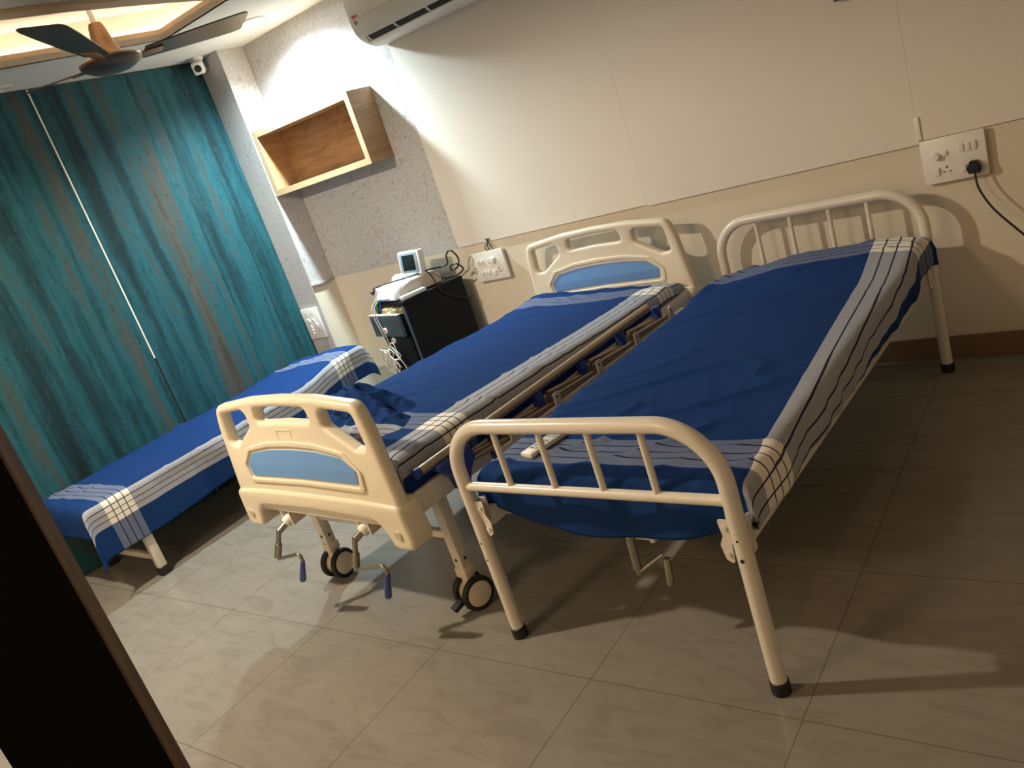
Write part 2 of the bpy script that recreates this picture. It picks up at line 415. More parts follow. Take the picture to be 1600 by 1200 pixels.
# ------------------------------------------------------------------ air conditioner
ac = thing('air_conditioner', 'white split air conditioner high on the back wall', 'air conditioner', (1.36, 0, 2.096))
prof = [(-.014, .0), (-.10, .004), (-.145, .018), (-.185, .042), (-.21, .072), (-.222, .11), (-.226, .15), (-.226, .24), (-.215, .285), (-.19, .30), (-.014, .30)]
body = MB().prism(prof, 'x', 0, .86, .004).build('body', M['ac'], ac)
def onp(f0, f1, x0, x1, mat, name, lift=.003, par=ac):
    """thin strip hugging the profile between two profile points (index floats)"""
    def P(f):
        i = int(f); t = f-i; a, b_ = prof[i], prof[min(i+1, len(prof)-1)]
        return Vector((a[0]+(b_[0]-a[0])*t, a[1]+(b_[1]-a[1])*t))
    m = MB(); fs = [f0+(f1-f0)*k/8 for k in range(9)]; R = []
    for f in fs:
        d = P(min(f+.05, 9.9))-P(max(f-.05, 0)); nrm = Vector((d.y, -d.x)).normalized()*-1
        if nrm.x > 0: nrm = -nrm
        p = P(f); R.append((p-nrm*.004, p+nrm*lift))
    pts = [r[0] for r in R]+[r[1] for r in R[::-1]]
    m.prism([(q.x, q.y) for q in pts], 'x', x0, x1); return m.build(name, mat, par)
onp(2.15, 3.25, .045, .80, M['dark'], 'air_outlet', .0015)
onp(1.1, 2.5, .03, .81, M['ac'], 'flap', .009)
for xx in (.055, .26, .49): onp(2.5, 3.4, xx, xx+.012, M['ac'], 'vane_clip', .005)
onp(5.72, 5.80, .002, .858, M['tan_trim'], 'accent_line', .0018)
onp(5.95, 6.12, .028, .06, M['red'], 'brand_mark', .0018)
onp(5.95, 6.08, .064, .074, M['screenlcd'], 'brand_mark', .0018)
onp(5.15, 5.6, .03, .055, M['screenlcd'], 'printed_icon', .0012)

# ------------------------------------------------------------------ small fittings
cam_t = thing('security_camera', 'small white security camera at the ceiling corner above the blind', 'camera', (.085, -.275, ZC))
MB().lathe([(.0, .0005), (.042, .0005), (.042, -.012), (.028, -.024), (.0, -.024)]).build('base', M['cctv'], cam_t)
mt = Matrix.Translation((.012, -.015, -.055)) @ Matrix.Rotation(.80, 4, 'Z') @ Matrix.Rotation(.30, 4, 'X')
MB().box(-.035, .035, -.05, .045, -.036, .036, .012, mt).build('housing', M['cctv'], cam_t)
MB().lathe([(0, .004), (.02, .004), (.022, -.002), (0, -.002)], mt @ Vector((.0, -.05, 0)), mt.to_3x3() @ Vector((0, -1, 0))).build('lens', M['black'], cam_t)

def rocker(m, x, z, w, h, y, tilt=.12):
    m.box(-w/2, w/2, -.004, .004, -h/2, h/2, .0015, Matrix.Translation((x, y-.004, z)) @ Matrix.Rotation(tilt, 4, 'X'))
def pins(m, x, z, y, s=1):
    for dx, dz, w, h in ((0, .012, .005, .009), (-.011, -.006, .008, .004), (.011, -.006, .008, .004)):
        m.box(x+dx*s-w*s/2, x+dx*s+w*s/2, y-.0012, y+.003, z+dz*s-h*s/2, z+dz*s+h*s/2)
def sboard(label, x0, x1, z0, z1, dep, y=0.0):
    t = thing('switchboard', label, 'switchboard', ((x0+x1)/2, y, (z0+z1)/2), 0, 'wall switchboards')
    w, h = (x1-x0)/2, (z1-z0)/2
    MB().box(-w+.012, w-.012, -dep+.012, -.001, -h+.012, h-.012, .003).build('back_box', M['plate'], t)
    MB().box(-w, w, -dep, -dep+.014, -h, h, .005).build('cover_plate', M['plate'], t)
    return t, w, h, -dep
def part_sw(t, x, z, y, w=.02, h=.03): m = MB(); rocker(m, x, z, w, h, y); m.build('switch', M['plate'], t)
def part_so(t, x, z, y, s=1): m = MB(); pins(m, x, z, y, s); m.build('socket', M['dark'], t)
def part_kn(t, x, z, y, r=.013):
    MB().lathe([(0, .024), (r*.9, .024), (r, .018), (r*1.25, .0), (0, 0)], (x, y, z), (0, -1, 0)).build('dimmer_knob', M['plate'], t)
t, w, h, y = sboard('white switchboard under the wall boards with a black plug in it', 3.868, 4.092, .758, .934, .034)
part_kn(t, -.060, .020, y); part_sw(t, -.028, .026, y, .016, .018)
for k in range(3): part_sw(t, .030+k*.021, .034, y, .017, .032)
part_sw(t, -.063, -.042, y, .017, .030); part_so(t, -.028, -.040, y)
part_sw(t, .030, -.046, y, .017, .028); part_so(t, .066, -.048, y)
t, w, h, y = sboard('white switchboard on the wall between the black trolley and the blue-panelled headboard', 1.464, 1.706, .708, .880, .040)
for k in range(2): part_sw(t, -.068+k*.030, .030, y, .018, .024)
for k in range(3): part_sw(t, -.060+k*.024, -.036, y, .018, .024)
part_sw(t, .012, .030, y, .018, .034); part_kn(t, .045, .032, y, .015)
part_sw(t, .030, -.046, y, .018, .034); part_so(t, .062, -.036, y)
t, w, h, y = sboard('white upright switchboard low on the wallpapered pillar beside the blind', .012, .182, .572, .788, .016, -.2085)
for dx, dz in ((-.040, .062), (.015, .062), (.045, -.05)): part_so(t, dx, dz, y, .9)
for dx, dz in ((-.032, .025), (.022, .022), (.040, -.012)): part_sw(t, dx, dz, y, .018, .026)
for dz in (-.02, -.043, -.066): part_sw(t, -.026, dz, y, .016, .018)

# plug and cord
pc = thing('power_cord', 'black plug and cord pushed into the right switchboard', 'power cord', (4.046, -.038, .798))
MB().prism(L2([(-.020, -.020), (.020, -.020), (.024, 0), (.012, .026), (-.012, .026), (-.024, 0)], .008), 'y', -.030, .002, .004).build('plug', M['black_cord'], pc)
MB().tube(smooth_path([(.0, -.016, -.015), (.002, -.024, -.05), (.012, -.035, -.09), (.05, -.06, -.16), (.12, -.10, -.24), (.22, -.13, -.36), (.34, -.12, -.55), (.42, -.1, -.78)]), .0042, 8).build('cord', M['black_cord'], pc)
# wiring behind the middle board and duct over the right board
wr = MB()
for k, xx in enumerate((1.60, 1.612, 1.628)):
    wr.tube(smooth_path([(xx, -.012, .866), (xx-.012+.01*k, -.03, .90), (xx+.01-.012*k, -.02, .925), (xx, -.015, .945)]), .003, 6)
tag(wr.build('cable', M['black_cord']), 'short loose black wires above the switchboard beside the trolley', 'cable')
tag(MB().box(3.862, 3.878, -.021, -.0135, .937, 1.03, .002).build('cable_duct', M['plate']), 'narrow white cable duct rising from the right switchboard', 'cable duct')
wb = thing('wall_fitting', 'dark-edged flat fitting on the white wall board at the top edge', 'wall fitting', (3.78, -.013, 1.535))
MB().box(-.115, .13, -.04, 0, .006, .22, .006).build('housing', M['panel'], wb)
MB().box(-.118, -.085, -.046, -.001, 0, .010, .002).build('bracket', M['fan'], wb)

# ------------------------------------------------------------------ ceiling fan
H = Vector((1.11, -1.452, 2.268))
fn = thing('ceiling_fan', 'dark bronze three-blade ceiling fan hanging below the glowing tray', 'fan', H)
MB().lathe([(0, -.040), (.05, -.037), (.09, -.028), (.118, -.013), (.132, .002), (.128, .010), (.10, .014), (0, .014)], seg=40).build('motor_housing', M['fan'], fn)
MB().lathe([(.13, .004), (.134, .012), (.118, .020), (.07, .026), (0, .026), (0, .012), (.118, .010)], seg=40).build('rim_ring', M['fan_tan'], fn)
MB().lathe([(.075, .024), (.06, .045), (.045, .09), (.033, .15), (.026, .165), (.0, .168)], seg=28).build('downrod_cover', M['fan_tan'], fn)
MB().cyl((0, 0, .16), (0, 0, ZC+.160-H.z), .011, seg=14).build('downrod', M['plate'], fn)
def blade(ang, pitch, droop=.055):
    Rm = Matrix.Rotation(ang, 4, 'Z')
    m = MB(); b_ = m.bm; rows = []
    prof_ = [(.15, -.050, .055), (.22, -.058, .062), (.35, -.070, .074), (.5, -.080, .084), (.60, -.084, .088), (.635, -.080, .082), (.648, -.066, .070)]
    for r, y0, y1 in prof_:
        row = []
        for k in range(7):
            yy = y0+(y1-y0)*k/6; zz = droop*(r/.65)-.0 + math.tan(pitch)*yy - .012*(1-((k-3)/3)**2)*0
            row.append((Rm @ Vector((r, yy, zz)), Rm @ Vector((r, yy, zz+.006))))
        rows.append(row)
    vb = [[b_.verts.new(c[0]) for c in r] for r in rows]; vt = [[b_.verts.new(c[1]) for c in r] for r in rows]
    nr = len(rows)
    for i in range(nr-1):
        for k in range(6):
            b_.faces.new((vb[i][k], vb[i+1][k], vb[i+1][k+1], vb[i][k+1])); b_.faces.new((vt[i][k], vt[i][k+1], vt[i+1][k+1], vt[i+1][k]))
    for k in range(6):
        b_.faces.new((vb[0][k], vb[0][k+1], vt[0][k+1], vt[0][k])); b_.faces.new((vb[-1][k+1], vb[-1][k], vt[-1][k], vt[-1][k+1]))
    for i in range(nr-1):
        b_.faces.new((vb[i+1][0], vb[i][0], vt[i][0], vt[i+1][0])); b_.faces.new((vb[i][6], vb[i+1][6], vt[i+1][6], vt[i][6]))
    bl = m.build('blade', M['fan'], fn)
    k = MB(); k.box(.085, .235, -.026, .026, -.007, .001, .002, Rm @ Matrix.Rotation(-math.atan(droop/.65), 4, 'Y') @ Matrix.Rotation(pitch, 4, 'X'))
    k.build('blade_bracket', M['fan_tan'], bl)
for a in (72, 192, 312): blade(math.radians(a), math.radians(-11))

# ------------------------------------------------------------------ cloth sheets
def sstep(a, b_, x):
    t = max(0, min(1, (x-a)/(b_-a))); return t*t*(3-2*t)
def make_sheet(name, label, loc, rz, hw, Ln, ztop, dropL, dropR, dropF, dropH, uoff, voff, skew=0, r=.035, wr=1.0, flap=0.0, seed=0, tuck=None, vs_=1.0, us_=1.0, cat='bed sheet', ns=110, nt=230):
    """cloth over a mattress: local x in [-hw,hw], y in [0,Ln]; ztop(x,y) gives the top surface"""
    bm = bmesh.new(); uvl = bm.loops.layers.uv.new('UVMap')
    sL = hw+max(dropL(y*Ln/20) for y in range(21)); sR = hw+max(dropR(y*Ln/20) for y in range(21))
    tF = max(dropF(-hw+2*hw*k/20) for k in range(21)); tH = max(dropH(-hw+2*hw*k/20) for k in range(21))
    def edge(a, half, rr):
        s_ = 1 if a >= 0 else -1; a = abs(a); c = half-rr; q = rr*PI/2
        if a <= c: return s_*a, 0
        if a <= c+q: th = (a-c)/rr; return s_*(c+rr*math.sin(th)), rr*(1-math.cos(th))
        return s_*half, rr+(a-c-q)
    V = {}; UV = {}
    cor = r*(PI/2-1)
    for j in range(nt+1):
        for i in range(ns+1):
            fi, fj = i/ns, j/nt
            y_est = max(0, min(Ln, -tF+fj*(Ln+tF+tH)))
            l_, r_ = hw+dropL(y_est)+cor, hw+dropR(y_est)+cor
            s = -l_+fi*(l_+r_); x_est = max(-hw, min(hw, s))
            f_, h_ = dropF(x_est)+cor, dropH(x_est)+cor
            tt = -f_+fj*(Ln+f_+h_)
            x, dx = edge(s, hw, r); yy, dy = edge(tt-Ln/2, Ln/2, r); y = yy+Ln/2
            cx_, cy_ = max(-hw, min(hw, x)), max(0, min(Ln, y))
            d = max(dx, dy)+flap*min(dx, dy)
            # wrinkles
            nv = Vector((s*2.1+seed, tt*1.3, seed*.7)); k1 = noise.noise(nv)
            rot_s, rot_t = s*.8+tt*.45, tt*.9-s*.5
            rd = 1-abs(noise.noise(Vector((rot_s*2.0, rot_t*7.0, seed+3.3)))); rd = max(0, rd-.78)/.22
            ms = .5+.5*noise.noise(Vector((s*1.6, tt*1.2, seed+9)))
            rd2 = 1-abs(noise.noise(Vector((rot_s*8, rot_t*3.0, seed+5.1)))); rd2 = max(0, rd2-.86)/.14
            wv = wr*(.0045*k1+.010*rd*rd*ms+.003*rd2*ms*ms)
            z = ztop(cx_, cy_)-d
            ox = oy = 0
            fl = noise.noise(Vector((s*2, tt*5.5, seed+1.7)))*.010+noise.noise(Vector((s*2, tt*14, seed+2)))*.004
            fl2 = noise.noise(Vector((s*6, tt*2, seed+7)))*.008
            if dx > 0: k = min(1, dx/.06); ox = (1 if s > 0 else -1)*(.004+k*(fl+.004)*wr)
            if dy > 0: k = min(1, dy/.06); oy = (1 if tt > Ln/2 else -1)*(.004+k*(fl2+.004)*wr)
            if dx > 0 and dy > 0:
                m_ = min(dx, dy); ox += (1 if s > 0 else -1)*m_*.22*(flap > 0); oy += (1 if tt > Ln/2 else -1)*m_*.22*(flap > 0)
            if tuck and dx > tuck:
                z = ztop(cx_, cy_)-tuck-.004*math.sin(tt*9); ox -= (1 if s > 0 else -1)*min(.10, dx-tuck)
            if d < .03: z += wv
            V[i, j] = bm.verts.new((x+ox, y+oy, z)); UV[i, j] = ((s+uoff+skew*(tt-Ln))*us_, (tt+voff)*vs_)
    for j in range(nt):
        for i in range(ns):
            q = ((i, j), (i+1, j), (i+1, j+1), (i, j+1))
            f = bm.faces.new([V[k] for k in q])
            for lp, k in zip(f.loops, q): lp[uvl].uv = UV[k]
    bmesh.ops.recalc_face_normals(bm, faces=bm.faces)
    me = bpy.data.meshes.new(name); bm.to_mesh(me); bm.free(); me.materials.append(M['plaid']); me.shade_smooth()
    o = bpy.data.objects.new(name, me); C.objects.link(o); o.location = loc; o.rotation_euler = (0, 0, rz)
    sd = o.modifiers.new('thickness', 'SOLIDIFY'); sd.thickness = .003; sd.offset = 1
    return tag(o, label, cat, 'striped navy sheets')
def loc_w(o, phi, x, y, z=0):
    c, s = math.cos(phi), math.sin(phi); return (o[0]+x*c-y*s, o[1]+x*s+y*c, z)
def legs(name, m, pts, sec, z0, z1, parent): pass

# ================================================================== BED A: tubular steel cot, right
OA, PA, W = (2.917, -2.055), -.043, .863
A_ = thing('hospital_cot', 'white tubular steel cot with arched bar ends standing nearest at the right', 'bed', (*OA, 0), PA, 'beds')
R_T = .0215
def cot_end(name, y, ztop_, zrail, xs):
    # arch: two legs bent over into the top rail in one tube
    p = fillet([(0, y, .032), (0, y, ztop_), (W, y, ztop_), (W, y, .032)], [0, .155, .155, 0], 14)
    e = MB().tube(p, R_T, 18).build(name, M['white_paint'], A_)
    MB().cyl((.005, y, zrail), (W-.005, y, zrail), .0145, seg=14).build('cross_rail', M['white_paint'], e)
    for x in xs: MB().cyl((x, y, zrail+.006), (x, y, ztop_-.012), .0095, seg=12).build('spindle', M['white_paint'], e)
    for x in (0, W): MB().lathe([(0, 0), (R_T+.003, 0), (R_T+.004, .006), (R_T+.0035, .036), (R_T, .038), (0, .038)], (x, y, 0)).build('rubber_foot', M['black'], e)
    return e
fe = cot_end('foot_end', 0, .750, .552, (.190, .352, .511, .670))
he = cot_end('head_end', 1.949, .783, .535, (.190, .344, .511, .665))
for x, z in ((W, .40), (W, .455), (0, .36), (0, .30)): MB().cyl((x, -.0222, z), (x, -.0208, z), .0055 if z < .41 and x else .003, seg=10).build('bolt_hole', M['dark'], fe)
# bed frame: angle section side rails and ends
fr = MB()
for x0, x1 in ((.005, .030), (W-.030, W-.005)):
    fr.box(x0, x1, .030, 1.915, .398, .452, .003)
fr.box(.02, W-.02, .088, .112, .402, .455, .003); fr.box(.02, W-.02, 1.89, 1.915, .402, .455, .003)
for yy in (.5, .98, 1.45): fr.box(.02, W-.02, yy-.015, yy+.015, .405, .43)
fr.build('frame', M['white_paint'], A_)
MB().box(.012, W-.012, .09, 1.905, .453, .462).build('deck', M['deck'], A_)
for x, sg in ((0, 1), (W, -1)):
    for yy, s2 in ((0, 1), (1.949, -1)):
        k = MB(); k.box(x-.004*1, x+.004, yy+s2*.018 if s2 > 0 else yy-.06, yy+.06 if s2 > 0 else yy-.018, .385, .485, .0015)
        k.box(x+sg*.006, x+sg*.04, yy+s2*.021 if s2 > 0 else yy-.028, yy+.028 if s2 > 0 else yy-.021, .45, .50, .001)
        for z in (.405, .465): k.cyl((x-.009, yy+s2*.042, z), (x+.009, yy+s2*.042, z), .007, seg=10)
        k.build('hook_bracket', M['white_paint'], A_)
for x, sg in ((0, 1), (W, -1)):
    k = MB(); k.prism(L2([(x+sg*.018, .50), (x+sg*.050, .50), (x+sg*.044, .455), (x+sg*.056, .43), (x+sg*.050, .39), (x+sg*.030, .375), (x+sg*.026, .43), (x+sg*.018, .46)], .006, 3), 'y', -.004, .0)
    for px, pz in ((.034, .478), (.040, .405)): k.cyl((x+sg*px, -.010, pz), (x+sg*px, .002, pz), .007, seg=10)
    k.build('hook_bracket', M['white_paint'], A_)
ck = MB()
ck.box(.500, .515, .040, .115, .375, .500, .003); ck.box(.570, .585, .040, .115, .375, .500, .003); ck.box(.505, .58, .05, .11, .375, .395, .004)
crank = ck.build('crank', M['white_paint'], A_); crank.location = (-.055, .075, -.050)
MB().cyl((.543, .10, .418), (.520, .045, .405), .019, seg=16).build('gear_socket', M['dark'], crank)
s_ = MB(); s_.lathe([(0, .016), (.011, .012), (.016, 0), (.011, -.012), (0, -.016)], (.508, .042, .393), (0, 0, 1), 16)
s_.cyl((.505, .04, .385), (.508, .034, .345), .0125); s_.cyl((.508, .034, .347), (.511, .028, .292), .0135); s_.cyl((.511, .028, .294), (.513, .026, .275), .008)
s_.cyl((.513, .028, .281), (.592, .052, .333), .0055, seg=10)
s_.build('crank_shaft', M['steel'], crank)
MB().lathe([(0, 0), (.010, 0), (.011, .006), (.0105, .075), (.006, .080), (0, .080)], (.602, .034, .246), Vector((-.006, .022, .075))).build('crank_grip', M['steel'], crank)

def zA(x, y):
    return .557+.010*sstep(.0, .35, .35-y)*0+.058*sstep(1.35, 1.80, y)*sstep(-.42, .0, x)*(1-.25*sstep(.25, .43, x))+.012*math.sin(x*4+1)*sstep(.3, 1, y)*sstep(1.8, 1.2, y)
make_sheet('bed_sheet', 'navy sheet with striped border stretched over the right tubular cot', loc_w(OA, PA, W/2, .075), PA, .437, 1.835, zA,
    lambda y: .10, lambda y: .165, lambda x: .065+.092*math.cos(min(1, abs(x)/.44)*PI/2)**.7, lambda x: .10,
    -.262, -.065, skew=.088, r=.030, wr=2.1, seed=2.0, tuck=.118, vs_=1.06, us_=.87)

# remote on the sheet
rm = thing('remote_control', 'cream remote control lying on the striped foot of the right sheet', 'remote control', loc_w(OA, PA, .145, .232, .5625), PA-.18)
MB().box(-.026, .026, -.078, .078, 0, .017, .005).build('case', M['remote'], rm)
MB().box(-.019, .019, .030, .066, .0165, .0178).build('display', M['screenlcd'], rm)
bt = MB()
for rr in range(4):
    for cc in range(2): bt.box(-.016+cc*.018, -.002+cc*.018, -.046+rr*.016, -.036+rr*.016, .0165, .0185, .0006)
bt.build('button', M['screenlcd'], rm)

# ================================================================== BED B: moulded end hospital bed
OB, PB = (2.23, -2.128), -.076
B_ = thing('hospital_bed', 'wheeled hospital bed with cream moulded ends and light blue inserts in the middle', 'bed', (*OB, 0), PB, 'beds')
def mirror(pts): return pts+[(-x, z) for x, z in pts[::-1]]
outer = L2(mirror([(0, .908), (.20, .903), (.435, .878), (.462, .80), (.490, .54), (.492, .46)]), [.0, .3, .05, .3, .2, .02]+[.02, .2, .3, .05, .3, 0], 6)
holeL = [(-.408, .846), (-.255, .862), (-.232, .845), (-.232, .800), (-.365, .722), (-.425, .722)]
holeM = [(-.158, .868), (0, .874), (.158, .868), (.172, .812), (0, .818), (-.172, .812)]
blue_pts = [(-.325, .603), (-.335, .650), (-.275, .695), (-.14, .712), (0, .716), (.14, .712), (.275, .695), (.335, .650), (.325, .603), (0, .608)]
def scale_pts(p, d):
    c = (0, .655); return [(c[0]+(x-c[0])*(1+d/.33), c[1]+(z-c[1])*(1+d/.055)) for x, z in p]
def end_board(name, y, face):
    """face = -1: the outer (detailed) side looks to -y"""
    warp = lambda co: Vector((co.x, y+face*-1*(co.y) if False else y+(co.y)+.020*max(0, (co.z-.5)/.4)*(-face)-.022*(co.x/.48)**2*0, co.z))
    b_ = board_mesh(name, [outer, L2(holeL, .022), L2([(-x, z) for x, z in holeL[::-1]], .022), L2(holeM, .02)], .050, .016, M['abs'], B_, warp)
    fy = y if face < 0 else y+.05
    lean = lambda z: .020*max(0, (z-.5)/.4)*(-face)
    def onface(nm, loops, th, bev, m, lift):
        w2 = lambda co: Vector((co.x, (fy+face*lift+lean(co.z)+(co.y if face < 0 else -co.y)), co.z))
        return board_mesh(nm, loops, th, bev, m, b_, w2)
    for fc in (-1, 1):
        f_y = y if fc < 0 else y+.05
        w3 = lambda co, f_y=f_y, fc=fc: Vector((co.x, f_y+lean(co.z)+(-.0035 if fc < 0 else .0035)+(co.y if fc < 0 else -co.y), co.z))
        board_mesh('insert_panel', [L2(blue_pts, .012)], .006, .001, M['abs_blue'], b_, w3)
        w4 = lambda co, f_y=f_y, fc=fc: Vector((co.x, f_y+lean(co.z)+(-.007 if fc < 0 else .007)+(co.y if fc < 0 else -co.y), co.z))
        board_mesh('insert_rim', [L2(scale_pts(blue_pts, .030), .025), L2(scale_pts(blue_pts, .012), .015)], .010, .004, M['abs'], b_, w4)
    # card recess outline
    cm = MB(); f_y = y+lean(.76)-.002
    for q in ((-.045, .045, .787, .791), (-.045, .045, .747, .751), (-.047, -.043, .747, .791), (.043, .047, .747, .791)): cm.box(q[0]-.01, q[1]-.01, f_y+.0012, f_y+.01, q[2], q[3], .001)
    cm.build('card_slot', M['abs'], b_)
    # lower skirt with corner feet
    sk = L2(mirror([(0, .548), (.30, .546), (.496, .538), (.506, .42), (.500, .378), (.405, .376), (.385, .440), (.352, .478), (0, .486)]), [0, .3, .03, .1, .03, .03, .04, .05, 0]+[0, .05, .04, .03, .03, .1, .03, .3, 0], 5)
    s2 = board_mesh('lower_skirt', [sk], .094, .014, M['abs'], b_, lambda co: Vector((co.x, y+(-.010 if face < 0 else -.034)+co.y, co.z)))
    MB().box(-.37, .37, y+.005, y+.05, .452, .50, .004).build('crosspiece', M['white_paint'], b_)
    for x in (-.45, .45):
        MB().lathe([(0, .004), (.016, .004), (.019, .0), (.022, -.004), (0, -.004)], (x, y-.0105 if face < 0 else y+.0605, .435), (0, face, 0), 20).build('bolt_cap', M['abs_shaded'], b_)
    return b_
end_board('footboard', 0, -1)
end_board('headboard', 1.98, 1)
fr = MB()
for sx in (-1, 1): fr.box(sx*.455-.018, sx*.455+.018, .06, 1.97, .455, .532, .004)
fr.box(-.45, .45, .075, .115, .46, .53, .003); fr.box(-.45, .45, 1.90, 1.94, .46, .53, .003)
for yy in (.6, 1.0, 1.4): fr.box(-.45, .45, yy-.02, yy+.02, .48, .52)
fr.build('frame', M['white_paint'], B_)
MB().box(-.435, .435, .085, 1.95, .533, .545).build('deck', M['deck'], B_)
def caster(px, py, axv, parent):
    c = MB(); c.box(px-.026, px+.026, py-.026, py+.026, .128, .165, .004); c.cyl((px, py, .10), (px, py, .135), .024)
    ax = Vector(axv).normalized(); ctr = Vector((px, py, .0625))+Vector((-ax.y, ax.x, 0))*.0
    c.cyl(ctr-ax*.022, ctr+ax*.022, .040, seg=24)
    f = c.build('caster', M['abs'], parent)
    for sg in (-1, 1):
        w = MB().mat(M['black']); o = ctr+ax*sg*.033
        w.lathe([(.046, -.012), (.058, -.011), (.0625, -.005), (.0625, .005), (.058, .011), (.046, .012)], o, ax*sg, 36)
        w.mat(M['abs']); w.lathe([(0, -.010), (.047, -.010), (.047, .0115), (.040, .0135), (0, .0135)], o, ax*sg, 36)
        w.build('wheel', None, f)
    side = Vector((-ax.y, ax.x, 0)); side = side if side.dot(Vector((-1, -.3, 0))) > 0 else -side
    bp = ctr+side*.072+Vector((0, 0, -.018))
    if px < 0: return
    k = MB(); k.box(-.020, .024, -.016, .016, -.008, .010, .004, Matrix.Translation(bp) @ Matrix.Rotation(math.atan2(side.y, side.x), 4, 'Z') @ Matrix.Rotation(.3, 4, 'Y')); k.build('brake_pedal', M['black'], f)
for sx, axv in ((1, (.97, -.24, 0)), (-1, (.99, .08, 0))):
    for yy in (.215, 1.76):
        lg = MB(); lg.box(sx*.405-.022, sx*.405+.022, yy-.022, yy+.022, .162, .47, .004)
        lg = lg.build('leg', M['white_paint'], B_)
        for a, b2, q in (((sx*.405, yy-.0225, .20), (sx*.405, yy-.0245, .20), .006), ((sx*.405+.0225, yy, .20), (sx*.405+.0245, yy, .20), .006), ((sx*.405+.02, yy, .44), (sx*.405+.0245, yy, .44), .008)):
            MB().cyl(a, b2, q, seg=12).build('bolt', M['fan'], lg)
        caster(sx*.405, yy, axv, B_)
for yy in (.215, 1.76): MB().box(-.385, .385, yy-.012, yy+.012, .278, .305, .003).build('cross_bar', M['white_paint'], B_)
for P in ([(-.238, .030, .417), (-.259, -.030, .385), (-.300, -.062, .278), (-.153, -.045, .310), (-.156, -.045, .276), (-.236, -.036, .177)],
          [(.243, .030, .429), (.229, -.030, .408), (.212, -.062, .308), (.358, -.045, .335), (.358, -.045, .302), (.292, -.036, .196)]):
    P = [Vector(p) for p in P]; b0 = P[0]
    k = MB()
    for dx in (-.028, .028): k.prism([(b0.y-.022, b0.z-.024), (b0.y+.05, b0.z-.018), (b0.y+.075, b0.z+.045), (b0.y-.022, b0.z+.045)], 'x', b0.x+dx-.003, b0.x+dx+.003)
    k.cyl(b0+Vector((-.032, .0, 0)), b0+Vector((.032, .0, 0)), .007, seg=12)
    ck = k.build('crank', M['white_paint'], B_)
    MB().lathe([(0, .0), (.022, 0), (.022, .03), (.018, .034), (0, .034)], b0+(P[1]-b0)*.02, P[1]-b0, 20).build('bush', M['plate'], ck)
    s_ = MB(); s_.cyl(b0, P[1], .0125, seg=14); s_.cyl(P[1]+Vector((0, 0, .006)), P[1]+(P[2]-P[1])*.5, .009, seg=12); s_.cyl(P[1]+(P[2]-P[1])*.45, P[2]+(P[1]-P[2])*.08, .0135, seg=16)
    s_.tube(fillet([P[2]+(P[1]-P[2])*.2, P[2], P[3], P[4]], [0, .012, .012, 0], 5), .0068, 10)
    s_.build('crank_shaft', M['steel'], ck)
    MB().lathe([(0, 0), (.012, .001), (.013, .008), (.011, .055), (.0085, (P[4]-P[5]).length), (0, (P[4]-P[5]).length)], P[5], P[4]-P[5], 18).build('crank_grip', M['blue'], ck)
# folded side guard on the right
sg_ = MB(); sg_.cyl((.488, .115, .590), (.488, 1.56, .590), .0165, seg=18); top = sg_.build('side_guard', M['alu'], B_)
MB().lathe([(0, 0), (.0175, 0), (.0175, .02), (0, .02)], (.488, .105, .590), (0, 1, 0), 18).build('end_cap', M['blue'], top)
MB().box(.498, .526, .430, 1.80, .472, .498, .003).build('mounting_rail', M['white_paint'], top)
MB().box(.497, .527, .422, .432, .471, .499, .002).build('end_cap', M['blue'], top)
for k, yy in enumerate((.53, .80, 1.09, 1.38, 1.68)):
    MB().tube([(.490, yy-.01, .512), (.490, yy-.30, .548)], .0095, 10).build('folding_arm', M['alu'], top)
    MB().tube([(.506, yy-.015, .508), (.506, yy-.31, .530)], .0095, 10).build('folding_arm', M['alu'], top)
    MB().box(.478, .508, yy-.085, yy-.045, .515, .575, .006).build('guard_joint', M['blue'], top)
    pk = MB(); pk.prism(L2([(yy-.018, .490), (yy+.018, .490), (yy+.016, .548), (yy-.016, .548)], .008, 3), 'x', .522, .527); pk.mat(M['abs'])
    pk = pk.build('pivot_plate', M['abs'], top)
    MB().cyl((.5265, yy, .528), (.5285, yy, .528), .0045, seg=10).build('pivot_bolt', M['dark'], pk)
lk = MB(); lk.box(.480, .520, .175, .330, .560, .580, .004); lk.prism(L2([(.190, .575), (.330, .575), (.335, .535), (.30, .50), (.275, .455), (.245, .455), (.235, .505), (.20, .545)], .010, 3), 'x', .478, .522)
lk.build('guard_lock', M['blue'], top)

def zB(x, y): return .652-.055*sstep(0, 1.8, y)+.015*sstep(1.4, 1.8, y)*sstep(.1, -.4, x)-.02*sstep(1.7, 1.85, y)*sstep(.0, .4, x)
make_sheet('bed_sheet', 'navy sheet with striped border on the bed with cream moulded ends', loc_w(OB, PB, 0, .085), PB, .447, 1.86, zB,
    lambda y: .10, lambda y: .115-.03*sstep(.9, 1.8, y), lambda x: .09, lambda x: .085, -.447+.135, -.205, skew=.010, r=.035, wr=1.15, seed=7.0, ns=100, vs_=1.19)

